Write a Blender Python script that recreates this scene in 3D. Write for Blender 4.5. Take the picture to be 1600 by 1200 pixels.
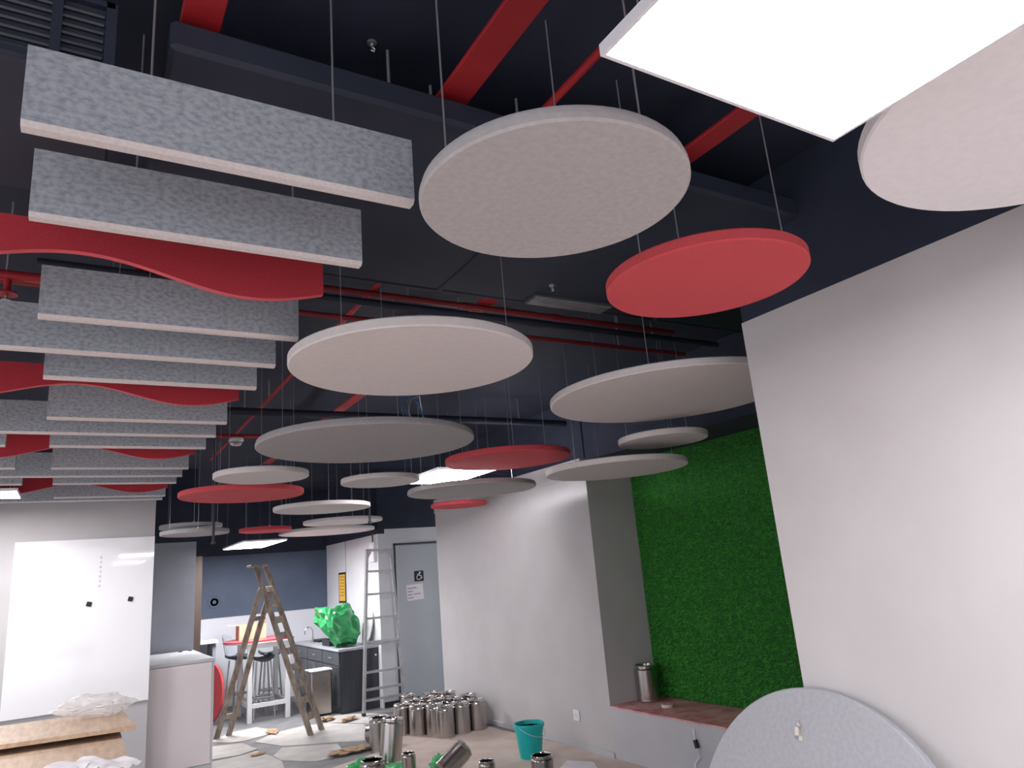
import bpy, math, random
import numpy as np
from mathutils import Vector, Matrix, noise

for o in list(bpy.data.objects): bpy.data.objects.remove(o, do_unlink=True)
SC = bpy.context.scene
COL = SC.collection
rnd = random.Random(7)
PI = math.pi

# ------------------------------------------------------------------ camera
FPX = 1115.6
YAW, PITCH, ROLL = 0.55499735, 0.25173998, -0.08471607
CAM = Vector((0, 0, 1.6))
_f = Vector((math.sin(YAW)*math.cos(PITCH), math.cos(YAW)*math.cos(PITCH), math.sin(PITCH)))
_r = Vector((math.cos(YAW), -math.sin(YAW), 0))
_u = _r.cross(_f)
RIGHT = math.cos(ROLL)*_r + math.sin(ROLL)*_u
UP = -math.sin(ROLL)*_r + math.cos(ROLL)*_u
FWD = _f
cam_d = bpy.data.cameras.new('camera'); cam_d.sensor_width = 36; cam_d.lens = FPX/1600*36
cam_d.clip_start = 0.05; cam_d.clip_end = 100
cam = bpy.data.objects.new('camera', cam_d); COL.objects.link(cam)
m = Matrix((RIGHT, UP, -FWD)).transposed().to_4x4(); m.translation = CAM
cam.matrix_world = m
SC.camera = cam

# ------------------------------------------------------------------ world, exposure
w = bpy.data.worlds.new('world'); SC.world = w; w.use_nodes = True
w.node_tree.nodes['Background'].inputs[0].default_value = (0.95, 0.95, 1.0, 1)
w.node_tree.nodes['Background'].inputs[1].default_value = 0.62
SC.view_settings.view_transform = 'Standard'
SC.view_settings.look = 'None'
SC.view_settings.gamma = 1.0
SC.view_settings.use_curve_mapping = False
SC.view_settings.exposure = 1.4
PANEL_L = 19.0        # radiance of the ceiling light panels

# ------------------------------------------------------------------ picture to place: a pixel's ray met with a plane
def ray(px, py): return RIGHT*((px-800)/FPX) - UP*((py-600)/FPX) + FWD
def PZ(px, py, z): d = ray(px, py); return CAM + d*((z-CAM.z)/d.z)
def PX(px, py, x): d = ray(px, py); return CAM + d*(x/d.x)
def PY(px, py, y): d = ray(px, py); return CAM + d*(y/d.y)

# ------------------------------------------------------------------ materials
MATS = {}
def mat(name, col, rough=.6, metal=0, noise_amt=0, scale=30, col2=None, bump=0, bscale=None, emit=None, coat=0, trans=0, detail=3, stretch=None, lo=.35, hi=.65, alpha=None):
    if name in MATS: return MATS[name]
    M = bpy.data.materials.new(name); M.use_nodes = True
    nt = M.node_tree; b = nt.nodes['Principled BSDF']
    b.inputs['Base Color'].default_value = (*col, 1)
    b.inputs['Roughness'].default_value = rough
    b.inputs['Metallic'].default_value = metal
    if coat: b.inputs['Coat Weight'].default_value = coat; b.inputs['Coat Roughness'].default_value = .05
    if trans: b.inputs['Transmission Weight'].default_value = trans
    if alpha is not None: b.inputs['Alpha'].default_value = alpha
    if emit:
        b.inputs['Emission Color'].default_value = (*emit[0], 1); b.inputs['Emission Strength'].default_value = emit[1]
    if col2 is not None or bump:
        tc = nt.nodes.new('ShaderNodeTexCoord'); mp = nt.nodes.new('ShaderNodeMapping')
        if stretch: mp.inputs['Scale'].default_value = stretch
        nt.links.new(tc.outputs['Object'], mp.inputs['Vector'])
        if col2 is not None:
            n = nt.nodes.new('ShaderNodeTexNoise'); n.inputs['Scale'].default_value = scale; n.inputs['Detail'].default_value = detail
            nt.links.new(mp.outputs[0], n.inputs['Vector'])
            r = nt.nodes.new('ShaderNodeValToRGB')
            r.color_ramp.elements[0].position = lo; r.color_ramp.elements[0].color = (*col, 1)
            r.color_ramp.elements[1].position = hi; r.color_ramp.elements[1].color = (*col2, 1)
            nt.links.new(n.outputs['Fac'], r.inputs['Fac']); nt.links.new(r.outputs['Color'], b.inputs['Base Color'])
        if bump:
            n2 = nt.nodes.new('ShaderNodeTexNoise'); n2.inputs['Scale'].default_value = bscale or scale; n2.inputs['Detail'].default_value = 4
            nt.links.new(mp.outputs[0], n2.inputs['Vector'])
            bp = nt.nodes.new('ShaderNodeBump'); bp.inputs['Strength'].default_value = bump; bp.inputs['Distance'].default_value = .01
            nt.links.new(n2.outputs['Fac'], bp.inputs['Height']); nt.links.new(bp.outputs['Normal'], b.inputs['Normal'])
    MATS[name] = M
    return M

M_WALL = mat('warm_grey_paint', (.50, .48, .49), .75, col2=(.53, .51, .52), scale=3, bump=.03, bscale=160)
M_WALLC = mat('cool_grey_paint', (.30, .32, .37), .75, col2=(.33, .35, .40), scale=3)
M_WALLW = mat('pale_paint', (.62, .63, .67), .7, col2=(.66, .67, .70), scale=3)
M_BLUE = mat('slate_blue_paint', (.062, .085, .135), .7, col2=(.082, .108, .165), scale=2)
M_DARK = mat('dark_ceiling_paint', (.015, .021, .043), .75, col2=(.022, .029, .056), scale=4)
M_DUCT = mat('dark_duct_paint', (.017, .023, .044), .65, col2=(.024, .031, .055), scale=3)
M_SLAT = mat('dark_slat_metal', (.06, .072, .085), .4)
M_FELT = mat('grey_speckled_felt', (.24, .275, .325), .95, col2=(.44, .475, .525), scale=80, detail=12, bump=.15, bscale=260, lo=.28, hi=.60, stretch=(.7, 1, 1.1))
M_FELTE = mat('underlit_felt_edge', (.62, .58, .58), .95, col2=(.70, .65, .65), scale=120, detail=4, bump=.2, bscale=220)  # pale lower faces, with light from below put into their colour
M_RED = mat('red_felt', (.42, .028, .045), .9, col2=(.48, .034, .052), scale=150, bump=.1, bscale=250)
M_REDE = mat('red_felt_edge', (.62, .10, .12), .9, bump=.1, bscale=250)
M_REDD = mat('coral_red_felt', (.58, .07, .085), .92, col2=(.62, .078, .093), scale=150, bump=.1, bscale=250)
M_DGREY = mat('light_grey_felt', (.42, .40, .41), .95, col2=(.47, .45, .46), scale=60, detail=6, bump=.12, bscale=250)
M_DGREYB = mat('mid_grey_felt', (.33, .32, .335), .95, col2=(.37, .36, .375), scale=60, detail=6, bump=.12, bscale=250)
M_DWHITE = mat('off_white_felt', (.64, .60, .60), .95, col2=(.67, .63, .63), scale=40, bump=.08, bscale=250)
M_DGLARE = mat('glare_white_felt', (.82, .80, .83), .95, col2=(.85, .83, .86), scale=40, bump=.08, bscale=250)  # glare of the nearby panel put into a whiter felt colour
M_DCOOL = mat('cool_grey_felt', (.35, .355, .39), .95, col2=(.39, .395, .43), scale=60, detail=6, bump=.06, bscale=250)
M_DRIM = mat('cool_rim_felt', (.36, .38, .43), .95, bump=.1, bscale=250)
M_WIRE = mat('steel_wire', (.42, .43, .47), .4, .7)
M_ANCH = mat('zinc_anchor', (.5, .52, .55), .35, .8)
M_PIPE = mat('red_pipe_paint', (.40, .016, .022), .5, col2=(.34, .014, .020), scale=8)
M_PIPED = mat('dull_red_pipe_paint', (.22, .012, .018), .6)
M_FRAME = mat('white_light_frame', (.80, .79, .84), .4)
M_LIGHT = mat('lit_diffuser', (.9, .9, .9), .5, emit=((1, .985, 1.0), PANEL_L))
M_FLOOR = mat('grey_floor', (.17, .17, .18), .5, col2=(.23, .23, .24), scale=5)
M_BOARD = mat('brown_hardboard', (.52, .42, .375), .7, col2=(.62, .52, .47), scale=4, detail=6)
M_SHEET = mat('dusty_grey_board', (.44, .42, .41), .8, col2=(.54, .52, .50), scale=5, detail=6)
M_KRAFT = mat('torn_kraft_card', (.34, .23, .14), .85, col2=(.46, .33, .21), scale=20)
M_STEEL = mat('brushed_steel', (.40, .375, .36), .22, 1, col2=(.50, .475, .46), scale=8, stretch=(60, 60, .6), bump=.05, bscale=8)
M_STEELP = mat('polished_steel_rim', (.72, .70, .69), .12, 1)
M_TEAL = mat('teal_plastic', (.0, .42, .43), .35, col2=(.01, .48, .48), scale=6)
M_TEALH = mat('pale_handle_wire', (.45, .62, .64), .4)
M_GREENP = mat('green_plastic_film', (.02, .35, .09), .28, col2=(.10, .52, .20), scale=14, coat=.3)
M_BAG = mat('dark_green_bag_film', (.012, .23, .06), .3, col2=(.05, .40, .14), scale=6, coat=.2)
M_GREENT = mat('turf_backing', (.012, .10, .014), .9)
M_TURF = mat('turf_blades', (.032, .33, .022), .65, col2=(.085, .45, .05), scale=26, detail=4)
M_PLAT = mat('pinkish_red_board', (.60, .22, .23), .6, col2=(.76, .43, .42), scale=9, detail=6, lo=.38, hi=.62)
M_PLATF = mat('grey_laminate', (.46, .46, .50), .6, col2=(.50, .50, .53), scale=3)
M_WB = mat('glossy_white_glass', (.90, .89, .92), .03, coat=.6)
M_FAINT = mat('faint_grey_mark', (.62, .56, .60), .5)
M_EMB = mat('dark_blue_emblem', (.052, .073, .118), .6)
M_BLACK = mat('black_plastic', (.015, .015, .018), .5)
M_WOOD = mat('pale_oak', (.52, .36, .25), .5, col2=(.66, .49, .36), scale=5, detail=6, stretch=(9, 1.2, 6))
M_WOODE = mat('oak_edge_band', (.48, .33, .2), .5)
M_LADW = mat('worn_ladder_wood', (.17, .135, .105), .8, col2=(.34, .29, .245), scale=7, detail=6, stretch=(3, 3, 1))
M_ALU = mat('dull_aluminium', (.50, .51, .53), .38, .8, col2=(.60, .60, .62), scale=12)
M_CAB = mat('pinkish_white_laminate', (.70, .63, .64), .45, col2=(.72, .65, .66), scale=2)
M_CABT = mat('grey_white_top', (.50, .50, .53), .45)
M_KIT = mat('charcoal_laminate', (.03, .034, .044), .28, col2=(.045, .05, .062), scale=3, stretch=(6, 6, .6))
M_TOPK = mat('grey_stone_top', (.36, .38, .42), .35, col2=(.44, .46, .5), scale=30)
M_WHITE = mat('white_paint', (.78, .78, .80), .5)
M_PAPER = mat('white_paper', (.80, .76, .80), .8, col2=(.84, .80, .84), scale=9)
M_INK = mat('grey_ink', (.30, .29, .33), .8)
M_CARD = mat('cardboard', (.50, .33, .21), .85, col2=(.56, .39, .26), scale=10)
M_YEL = mat('yellow_print', (.75, .46, .06), .6)
M_TABR = mat('red_table_top', (.60, .07, .09), .35)
M_STOOL = mat('dark_grey_shell', (.06, .07, .085), .5)
M_DOOR = mat('grey_door_laminate', (.44, .47, .51), .5, col2=(.47, .50, .54), scale=2)
M_FILM = mat('clear_plastic_film', (.90, .88, .88), .25, trans=.2, alpha=.5, col2=(.97, .95, .95), scale=9)
M_TAPE = mat('beige_tape', (.66, .55, .52), .6)
M_BRACK = mat('pale_bracket_metal', (.62, .57, .52), .4, .5)
M_WIREB = mat('blue_flex', (.05, .12, .35), .5)
M_BROWN = mat('brown_timber_strip', (.05, .032, .024), .6)
M_TILE = mat('white_splash_panel', (.60, .61, .66), .45)

# ------------------------------------------------------------------ mesh builder
class MB:
    def __init__(s): s.v = []; s.f = []; s.mi = []; s.cur = 0
    def add(s, vs, fs):
        n = len(s.v); s.v += [tuple(v) for v in vs]
        for f in fs: s.f.append(tuple(i+n for i in f)); s.mi.append(s.cur)
        return s
    def box(s, x0, y0, z0, x1, y1, z1):
        vs = [(x, y, z) for z in (z0, z1) for y in (y0, y1) for x in (x0, x1)]
        return s.add(vs, [(0, 2, 3, 1), (4, 5, 7, 6), (0, 1, 5, 4), (2, 6, 7, 3), (0, 4, 6, 2), (1, 3, 7, 5)])
    def bbox(s, x0, y0, z0, x1, y1, z1, b=.004):
        # box with chamfered edges
        b = min(b, (x1-x0)/2.01, (y1-y0)/2.01, (z1-z0)/2.01)
        vs = []; idx = {}
        X = (x0, x1); Y = (y0, y1); Z = (z0, z1); sg = (1, -1)
        for i in (0, 1):
            for j in (0, 1):
                for k in (0, 1):
                    for a in range(3):
                        p = [X[i]+sg[i]*b, Y[j]+sg[j]*b, Z[k]+sg[k]*b]
                        p[a] = (X[i], Y[j], Z[k])[a]
                        idx[i, j, k, a] = len(vs); vs.append(p)
        fs = []
        for i in (0, 1):
            q = [idx[i, 0, 0, 0], idx[i, 1, 0, 0], idx[i, 1, 1, 0], idx[i, 0, 1, 0]]; fs.append(q if i else q[::-1])
            q = [idx[0, i, 0, 1], idx[0, i, 1, 1], idx[1, i, 1, 1], idx[1, i, 0, 1]]; fs.append(q if i else q[::-1])
            q = [idx[0, 0, i, 2], idx[1, 0, i, 2], idx[1, 1, i, 2], idx[0, 1, i, 2]]; fs.append(q if i else q[::-1])
        for i in (0, 1):
            for j in (0, 1):
                q = [idx[i, j, 0, 0], idx[i, j, 1, 0], idx[i, j, 1, 1], idx[i, j, 0, 1]]; fs.append(q if (i+j) % 2 else q[::-1])
                q = [idx[i, 0, j, 0], idx[i, 1, j, 0], idx[i, 1, j, 2], idx[i, 0, j, 2]]; fs.append(q[::-1] if (i+j) % 2 else q)
                q = [idx[0, i, j, 1], idx[1, i, j, 1], idx[1, i, j, 2], idx[0, i, j, 2]]; fs.append(q if (i+j) % 2 else q[::-1])
                for k in (0, 1):
                    q = [idx[i, j, k, 0], idx[i, j, k, 1], idx[i, j, k, 2]]; fs.append(q if (i+j+k) % 2 else q[::-1])
        return s.add(vs, fs)
    def lathe(s, prof, n=32, c=(0, 0, 0)):
        vs = []; fs = []
        for r, z in prof:
            for k in range(n):
                a = 2*PI*k/n; vs.append((c[0]+r*math.cos(a), c[1]+r*math.sin(a), c[2]+z))
        for i in range(len(prof)-1):
            for k in range(n):
                fs.append((i*n+k, i*n+(k+1) % n, (i+1)*n+(k+1) % n, (i+1)*n+k))
        if prof[0][0] > 1e-6: fs.append(tuple(range(n))[::-1])
        if prof[-1][0] > 1e-6: fs.append(tuple((len(prof)-1)*n+k for k in range(n)))
        return s.add(vs, fs)
    def tube(s, pts, r, n=8):
        pts = [Vector(p) for p in pts]; vs = []; fs = []
        for i, p in enumerate(pts):
            t = (pts[min(i+1, len(pts)-1)]-pts[max(i-1, 0)]).normalized()
            a = t.cross(Vector((0, 0, 1)) if abs(t.z) < .95 else Vector((1, 0, 0))).normalized(); b = t.cross(a)
            rr = r[i] if isinstance(r, (list, tuple)) else r
            for k in range(n):
                an = 2*PI*k/n; vs.append(p+a*rr*math.cos(an)+b*rr*math.sin(an))
        for i in range(len(pts)-1):
            for k in range(n): fs.append((i*n+k, i*n+(k+1) % n, (i+1)*n+(k+1) % n, (i+1)*n+k))
        fs.append(tuple(range(n))[::-1]); fs.append(tuple((len(pts)-1)*n+k for k in range(n)))
        return s.add(vs, fs)
    def beam(s, p, q, wu, wv, u=None):
        p = Vector(p); q = Vector(q); t = (q-p).normalized()
        u = Vector(u) if u is not None else Vector((0, 1, 0))
        u = (u-t*u.dot(t)).normalized(); v = t.cross(u)
        vs = [P+u*a*wu/2+v*b*wv/2 for P in (p, q) for a, b in ((-1, -1), (1, -1), (1, 1), (-1, 1))]
        return s.add(vs, [(3, 2, 1, 0), (4, 5, 6, 7), (0, 1, 5, 4), (1, 2, 6, 5), (2, 3, 7, 6), (3, 0, 4, 7)])
    def prism(s, poly, z0, z1):
        n = len(poly)
        vs = [(x, y, z0) for x, y in poly]+[(x, y, z1) for x, y in poly]
        fs = [tuple(range(n))[::-1], tuple(range(n, 2*n))]+[(i, (i+1) % n, n+(i+1) % n, n+i) for i in range(n)]
        return s.add(vs, fs)
    def mesh(s, name, mats, smooth=False):
        me = bpy.data.meshes.new(name); me.from_pydata(s.v, [], s.f)
        for M in (mats if isinstance(mats, (list, tuple)) else [mats]): me.materials.append(M)
        me.polygons.foreach_set('material_index', s.mi)
        me.update()
        import bmesh
        bm = bmesh.new(); bm.from_mesh(me); bmesh.ops.recalc_face_normals(bm, faces=bm.faces); bm.to_mesh(me); bm.free()
        if smooth:
            me.shade_smooth()
            try: me.set_sharp_from_angle(angle=math.radians(40))
            except Exception: pass
        return me
    def build(s, name, mats, parent=None, smooth=False, loc=None, rot=None):
        return link(name, s.mesh(name, mats, smooth), parent, loc, rot)

def link(name, me, parent=None, loc=None, rot=None):
    o = bpy.data.objects.new(name, me); COL.objects.link(o)
    if loc is not None: o.location = loc
    if rot is not None: o.rotation_euler = rot
    if parent is not None: o.parent = parent
    return o
def tag(o, label, cat, group=None):
    o['label'] = label; o['category'] = cat
    if group: o['group'] = group
    return o
def thing(name, label, cat, loc=(0, 0, 0), rot=None, group=None):
    return tag(link(name, None, None, loc, rot), label, cat, group)
def struct(name, mb, M, parent=None, smooth=False):
    o = mb.build(name, M, parent, smooth)
    if parent is None: o['kind'] = 'structure'
    return o

# ================================================================== THE SETTING
SLAB = 3.10
struct('floor', MB().box(-4.5, -4.2, -.1, 6, 13, 0), M_FLOOR)
struct('ceiling', MB().box(-4.5, -4.2, SLAB, 6, 13, SLAB+.1), M_DARK)
WTOP = 2.528; NX, NY = 2.38, 1.946          # the projecting partition close by
struct('wall_right', MB().box(NX, -4.2, 0, 5.2, NY, WTOP), M_WALL)
struct('wall_right_upper', MB().box(NX+.004, -4.2, WTOP, 5.2, NY-.004, SLAB), M_DARK)
FX, FY = 3.95, 5.24                          # far stretch of the same side
GX = 4.48
struct('wall_far_right', MB().box(FX, FY, 0, 5.2, 8.52, 2.36), M_WALL)
struct('lit_band_strip', MB().box(FX-.012, FY+.05, 2.36, 5.2, 8.52, 2.53), M_WALL)  # strip proud of the wall, standing in for the lit band above disc shadow
struct('wall_far_right_upper', MB().box(FX+.02, FY+.02, 2.53, 5.2, 8.5, SLAB), M_DARK)
struct('wall_recess_back', MB().box(GX+.012, NY, 0, 5.2, FY, 2.5), M_WALL)
struct('wall_recess_upper', MB().box(FX+.02, NY, 2.5, 5.2, FY, SLAB), M_DARK)  # dark block brought forward over the recess to shade the turf top
struct('baseboard_right', MB().bbox(FX-.014, FY, 0, FX, 8.52, .05, .004), M_PLATF)
# left: partition with the whiteboard
WY = 7.75
xe = PY(237, 950, WY).x
struct('wall_left', MB().box(-4.5, WY, 0, xe, WY+.12, 2.75), M_WALL)
struct('wall_left_upper', MB().box(-4.5, WY+.004, 2.75, xe-.004, WY+.116, SLAB), M_DARK)
# pillar behind it
py0 = 9.45; pa = PY(305, 920, py0).x
struct('wall_pillar', MB().box(.2, py0, 0, pa, 9.95, 2.22), M_WALLC)
struct('wall_pillar_upper', MB().box(.2, py0+.004, 2.22, pa-.004, 9.946, SLAB), M_DARK)
struct('trim_2', MB().box(PY(306, 950, 10.6).x-.15, 10.6, 0, PY(314.5, 950, 10.6).x, 10.68, 2.1), M_BROWN)
# kitchen bay
KX, KY = 3.5, 11.8; DY = 9.43
struct('wall_back_lower', MB().box(-2, KY, 0, KX, KY+.12, 1.25), M_TILE)
struct('wall_back', MB().box(-2, KY-.012, 1.25, KX, KY+.12, 2.14), M_BLUE)
struct('wall_back_upper', MB().box(-2, KY, 2.14, KX, KY+.12, SLAB), M_DARK)
struct('wall_kitchen_side', MB().box(KX, DY, 0, KX+.1, KY+.12, 2.2), M_WALLW)
struct('trim_3', MB().box(KX-.006, PX(541, 900, KX).y-.008, .8, KX, PX(541, 900, KX).y+.008, 2.2), M_WALLC)
struct('wall_kitchen_upper', MB().box(KX+.004, DY+.004, 2.2, KX+.1, KY+.12, SLAB), M_DARK)
struct('wall_door', MB().box(KX+.1, DY, 0, 6, DY+.1, 2.26), M_WALLW)
struct('wall_door_upper', MB().box(KX+.1, DY+.004, 2.26, 6, DY+.1, SLAB), M_DARK)
struct('baseboard_back', MB().box(KX+.02, DY-.012, 0, 6, DY, .07), M_BLACK)
dx0 = PY(616, 900, DY).x
d = struct('door_1', MB().bbox(dx0+.03, DY-.022, .075, dx0+.93, DY-.002, 2.03, .003), M_DOOR)
fr = MB().box(dx0, DY-.014, .07, dx0+.024, DY, 2.06).box(dx0+.936, DY-.014, .07, dx0+.96, DY, 2.06).box(dx0, DY-.014, 2.035, dx0+.96, DY, 2.06)
fr.build('door_frame', M_SLAT, d)
h = MB().tube([(dx0+.86, DY-.02, 1.0), (dx0+.86, DY-.07, 1.0), (dx0+.75, DY-.07, 1.0)], .009)
h.build('door_handle', M_ALU, d, True)
# raised platform in the recess
PT = .41
struct('platform', MB().box(FX, NY, 0, GX+.012, FY, PT-.012), M_PLATF)
struct('platform_top', MB().box(FX-.004, NY, PT-.012, GX+.012, FY, PT), M_PLAT)

# ================================================================== CEILING SERVICES
DZ = 2.85; DY0, DY1 = 1.585, 2.735
t = thing('ventilation_duct', 'wide flat dark ventilation duct crossing the ceiling above the discs', 'duct', (1.9, 2.1, DZ))
MB().bbox(-1.78, DY0-2.1, 0, 2.1, DY1-2.1, .085, .012).build('duct_body', M_DUCT, t)
for xx in (-.55, .75): MB().box(xx-.012, DY0-2.1-.004, -.004, xx+.012, DY1-2.1+.004, .088).build('seam_flange', M_DUCT, t)
for xx in (-1.2, -.1, 1.4):
    for yy in (DY0-2.1+.08, DY1-2.1-.08): MB().tube([(xx, yy, .085), (xx, yy, SLAB-DZ)], .005, 6).build('hanger_rod', M_WIRE, t)
# air diffuser on the far edge of the duct
a = PZ(805, 480, DZ); b2 = PZ(938, 487, DZ)
t = thing('air_diffuser', 'grey slotted air diffuser set under the far edge of the dark duct', 'vent', ((a.x+b2.x)/2, DY1-.06, DZ-.012))
hw = (b2.x-a.x)/2
MB().box(-hw, -.055, .002, hw, .055, .012).build('diffuser_frame', M_SLAT, t)
for k in range(5): MB().box(-hw+.01, -.046+k*.02, -.004, hw-.01, -.036+k*.02, .004).build('slat', M_ALU, t)
# fan coil unit with slatted face
t = thing('fan_coil_unit', 'black ceiling air unit with a slatted grille above the first grey baffle', 'air conditioner', (-.42, 1.60, 2.735))
MB().bbox(-.48, .012, 0, .43, .6, .20, .006).build('casing', M_DUCT, t)
for x0, x1 in ((-.47, .305), (.325, .405)):
    for k in range(7): MB().add([(x0, .0, .026+k*.022), (x1, .0, .026+k*.022), (x1, .014, .037+k*.022), (x0, .014, .037+k*.022), (x0, .004, .022+k*.022), (x1, .004, .022+k*.022), (x1, .018, .033+k*.022), (x0, .018, .033+k*.022)],
        [(0, 1, 2, 3), (7, 6, 5, 4), (0, 4, 5, 1), (3, 2, 6, 7), (0, 3, 7, 4), (1, 5, 6, 2)]).build('slat', M_SLAT, t)
fr = MB().box(-.48, -.004, .004, .425, .012, .02).box(-.48, -.004, .182, .425, .012, .196).box(.305, -.004, .004, .325, .012, .196).box(.408, -.004, .004, .43, .012, .196)
fr.build('grille_frame', M_DUCT, t)
for xx in (-.4, .36): MB().tube([(xx, .3, .2), (xx, .3, SLAB-2.735)], .005, 6).build('hanger_rod', M_WIRE, t)

def pipe(label, p, q, r, M=M_PIPE, clamps=(), name='sprinkler_pipe', cat='pipe', group=None, couplings=()):
    t = thing(name, label, cat, p, None, group)
    P, Q = Vector(p), Vector(q)
    MB().tube([(0, 0, 0), tuple(Q-P)], r, 14).build('pipe_run', M, t, True)
    for u in clamps:
        c = (Q-P)*u
        MB().tube([c+Vector((0, 0, r*.6)), (c.x, c.y, SLAB-P.z)], .005, 6).build('hanger_rod', M_WIRE, t)
    dr = (Q-P).normalized()
    for u in couplings:
        c = (Q-P)*u
        MB().tube([c-dr*.03, c+dr*.03], r*1.22, 14).build('coupling', M, t, True)
    return t
ZP = 2.995
xb1 = PZ(318, 0, ZP).x; xb2 = PZ(806, 0, ZP).x; xc = (PZ(748, 470, ZP).x+PZ(1110, 200, ZP).x)/2; xa = PZ(595, 440, 2.96).x
def red_beam(label, x, y0, y1, w_, z=ZP-.045):
    t = thing('cable_tray', label, 'cable tray', (x, y0, z))
    L = y1-y0
    MB().bbox(-w_/2, 0, 0, w_/2, L, .014, .003).build('plate', M_PIPE, t)
    for u in (.12, .5, .88):
        MB().tube([(0, L*u, .014), (0, L*u, SLAB-z)], .005, 6).build('hanger_rod', M_WIRE, t)
red_beam('flat red cable tray running along the ceiling above the grey baffles', xb1, -1.5, 7.4, .092)
red_beam('flat red cable tray passing over the light grey disc', xb2, -1.5, 2.2, .098)
red_beam('flat red cable tray passing above the central off-white disc and the first red disc', xc, -1.5, 8.2, .088)
pipe('thin red pipe running lengthwise beside the off-white disc wires', (xa, -1, 2.96), (xa, 8.0, 2.96), .013, clamps=(.3, .7))
pipe('slim red cross pipe behind the duct above the off-white disc', (-2.2, 3.28, 2.88), (3.4, 3.28, 2.88), .013, M_PIPED, clamps=(.1, .5, .9), couplings=(.4, .7))
pipe('red cross pipe carrying a sprinkler head above the left grey baffles', (-2.2, 3.02, 2.80), (.2, 3.02, 2.80), .02, clamps=(.3, .8), couplings=(.55,))
p2 = PZ(365, 681, 2.86)
pipe('slim red cross pipe holding the smoke detector', (-1.2, p2.y, 2.86), (2.9, p2.y, 2.86), .016, clamps=(.2, .8))
p3 = PZ(880, 520, 2.93)
pipe('second red cross pipe close behind the duct near the diffuser', (.9, 3.06, 2.93), (3.1, 3.06, 2.93), .015, M_PIPED, clamps=(.2, .8), couplings=(.35, .6))
pipe('dark painted conduit just behind the duct edge', (-.2, 2.86, 2.92), (3.6, 2.86, 2.92), .02, M_DUCT, clamps=(.15, .85), name='conduit_pipe')
pipe('dark painted conduit in front of the slim red cross pipe', (-.2, 3.17, 2.93), (3.6, 3.17, 2.93), .018, M_DUCT, clamps=(.15, .85), name='conduit_pipe')
pipe('long dark conduit crossing above the far small discs', (.5, 5.4, 2.88), (3.9, 5.4, 2.88), .03, M_DUCT, clamps=(.15, .85), name='conduit_pipe')
# sprinkler head under the left pipe
s = PZ(13, 447, 2.77)
t = thing('ceiling_sprinkler', 'pendant sprinkler head under the red pipe at the left edge', 'sprinkler', (s.x, 3.02, 2.70))
MB().lathe([(.0, .085), (.012, .085), (.012, .04), (.02, .035), (.02, .03), (.0, .03)], 16).build('neck', M_PIPE, t, True)
MB().lathe([(0, .032), (.034, .03), (.036, .024), (0, .022)], 20).build('escutcheon', M_PIPE, t, True)
MB().lathe([(0, .022), (.006, .02), (.006, .005), (.016, .003), (.016, 0), (0, 0)], 14).build('deflector', M_ANCH, t, True)
# smoke detector
s = PZ(371, 690, 2.80)
t = thing('smoke_detector', 'round white smoke detector hanging below the slim red cross pipe', 'detector', (s.x, p2.y, 2.775))
MB().lathe([(0, .072), (.04, .072), (.058, .06), (.06, .04), (.055, .036), (0, .036)], 24).build('base', M_WHITE, t, True)
MB().lathe([(0, .036), (.045, .036), (.048, .018), (.036, .004), (0, 0)], 24).build('sensor_dome', M_ALU, t, True)
# dark hanger post in the middle of the far ceiling
for (px, py, lb) in ((333, 850, 'thin dark drop rod in front of the two overlapping grey discs'), (578, 818, 'thin dark drop rod in front of the paired far discs')):
    q = PY(px, py, 6.9)
    t = thing('drop_rod', lb, 'rod', (q.x, 6.9, q.z))
    MB().tube([(0, 0, 0), (0, 0, SLAB-q.z)], .011, 8).build('rod', M_DUCT, t); MB().lathe([(0, 0), (.018, 0), (.018, .02), (0, .02)], 10).build('end_cap', M_DUCT, t)
# small anchors on the ceiling
for px, py, lb in ((862, 445, 'small metal hook on the duct underside before the diffuser'), (581, 66, 'small metal hook on the ceiling above the second grey baffle')):
    z = DZ if py > 200 else SLAB
    q = PZ(px, py, z)
    t = thing('ceiling_hook', lb, 'hook', (q.x, q.y, z-.03))
    MB().lathe([(0, .03), (.014, .03), (.014, .024), (.005, .022), (.005, .012), (0, .012)], 12).build('anchor', M_ANCH, t, True)
    MB().tube([(0, 0, .014), (.008, 0, .008), (.006, 0, 0), (-.004, 0, .002)], .0025, 6).build('hook', M_ANCH, t, True)

def overhead(x, y, z=0):
    if .12 < x < 4.0 and DY0 <= y <= DY1: return DZ
    if -.9 < x < .01 and 1.612 <= y <= 2.2: return 2.735
    return SLAB

# ================================================================== PANEL LIGHTS
def panel_light(label, x0, x1, y0, y1, z, group='lit ceiling panel lights', thick=.022):
    cx, cy = (x0+x1)/2, (y0+y1)/2; hx, hy = (x1-x0)/2, (y1-y0)/2
    t = thing('panel_light', label, 'light', (cx, cy, z), None, group)
    f = .007
    MB().box(-hx, -hy, 0, hx, -hy+f, thick).box(-hx, hy-f, 0, hx, hy, thick).box(-hx, -hy+f, 0, -hx+f, hy-f, thick).box(hx-f, -hy+f, 0, hx, hy-f, thick).box(-hx+f, -hy+f, .010, hx-f, hy-f, thick).build('housing', M_FRAME, t)
    MB().box(-hx+f, -hy+f, .001, hx-f, hy-f, .009).build('diffuser', M_LIGHT, t)
    for sx in (-1, 1):
        for sy in (-1, 1):
            wx, wy = sx*(hx-.05), sy*(hy-.05)
            MB().tube([(wx, wy, thick), (wx, wy, overhead(cx+wx, cy+wy)-z)], .0016, 6).build('suspension_wire', M_WIRE, t)
    return t
panel_light('large glaring square panel light beside the first grey disc', .683, 1.283, .14, .745, 2.39)
a, b2 = PZ(684, 734, 2.415), PZ(780, 733, 2.415)
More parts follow.
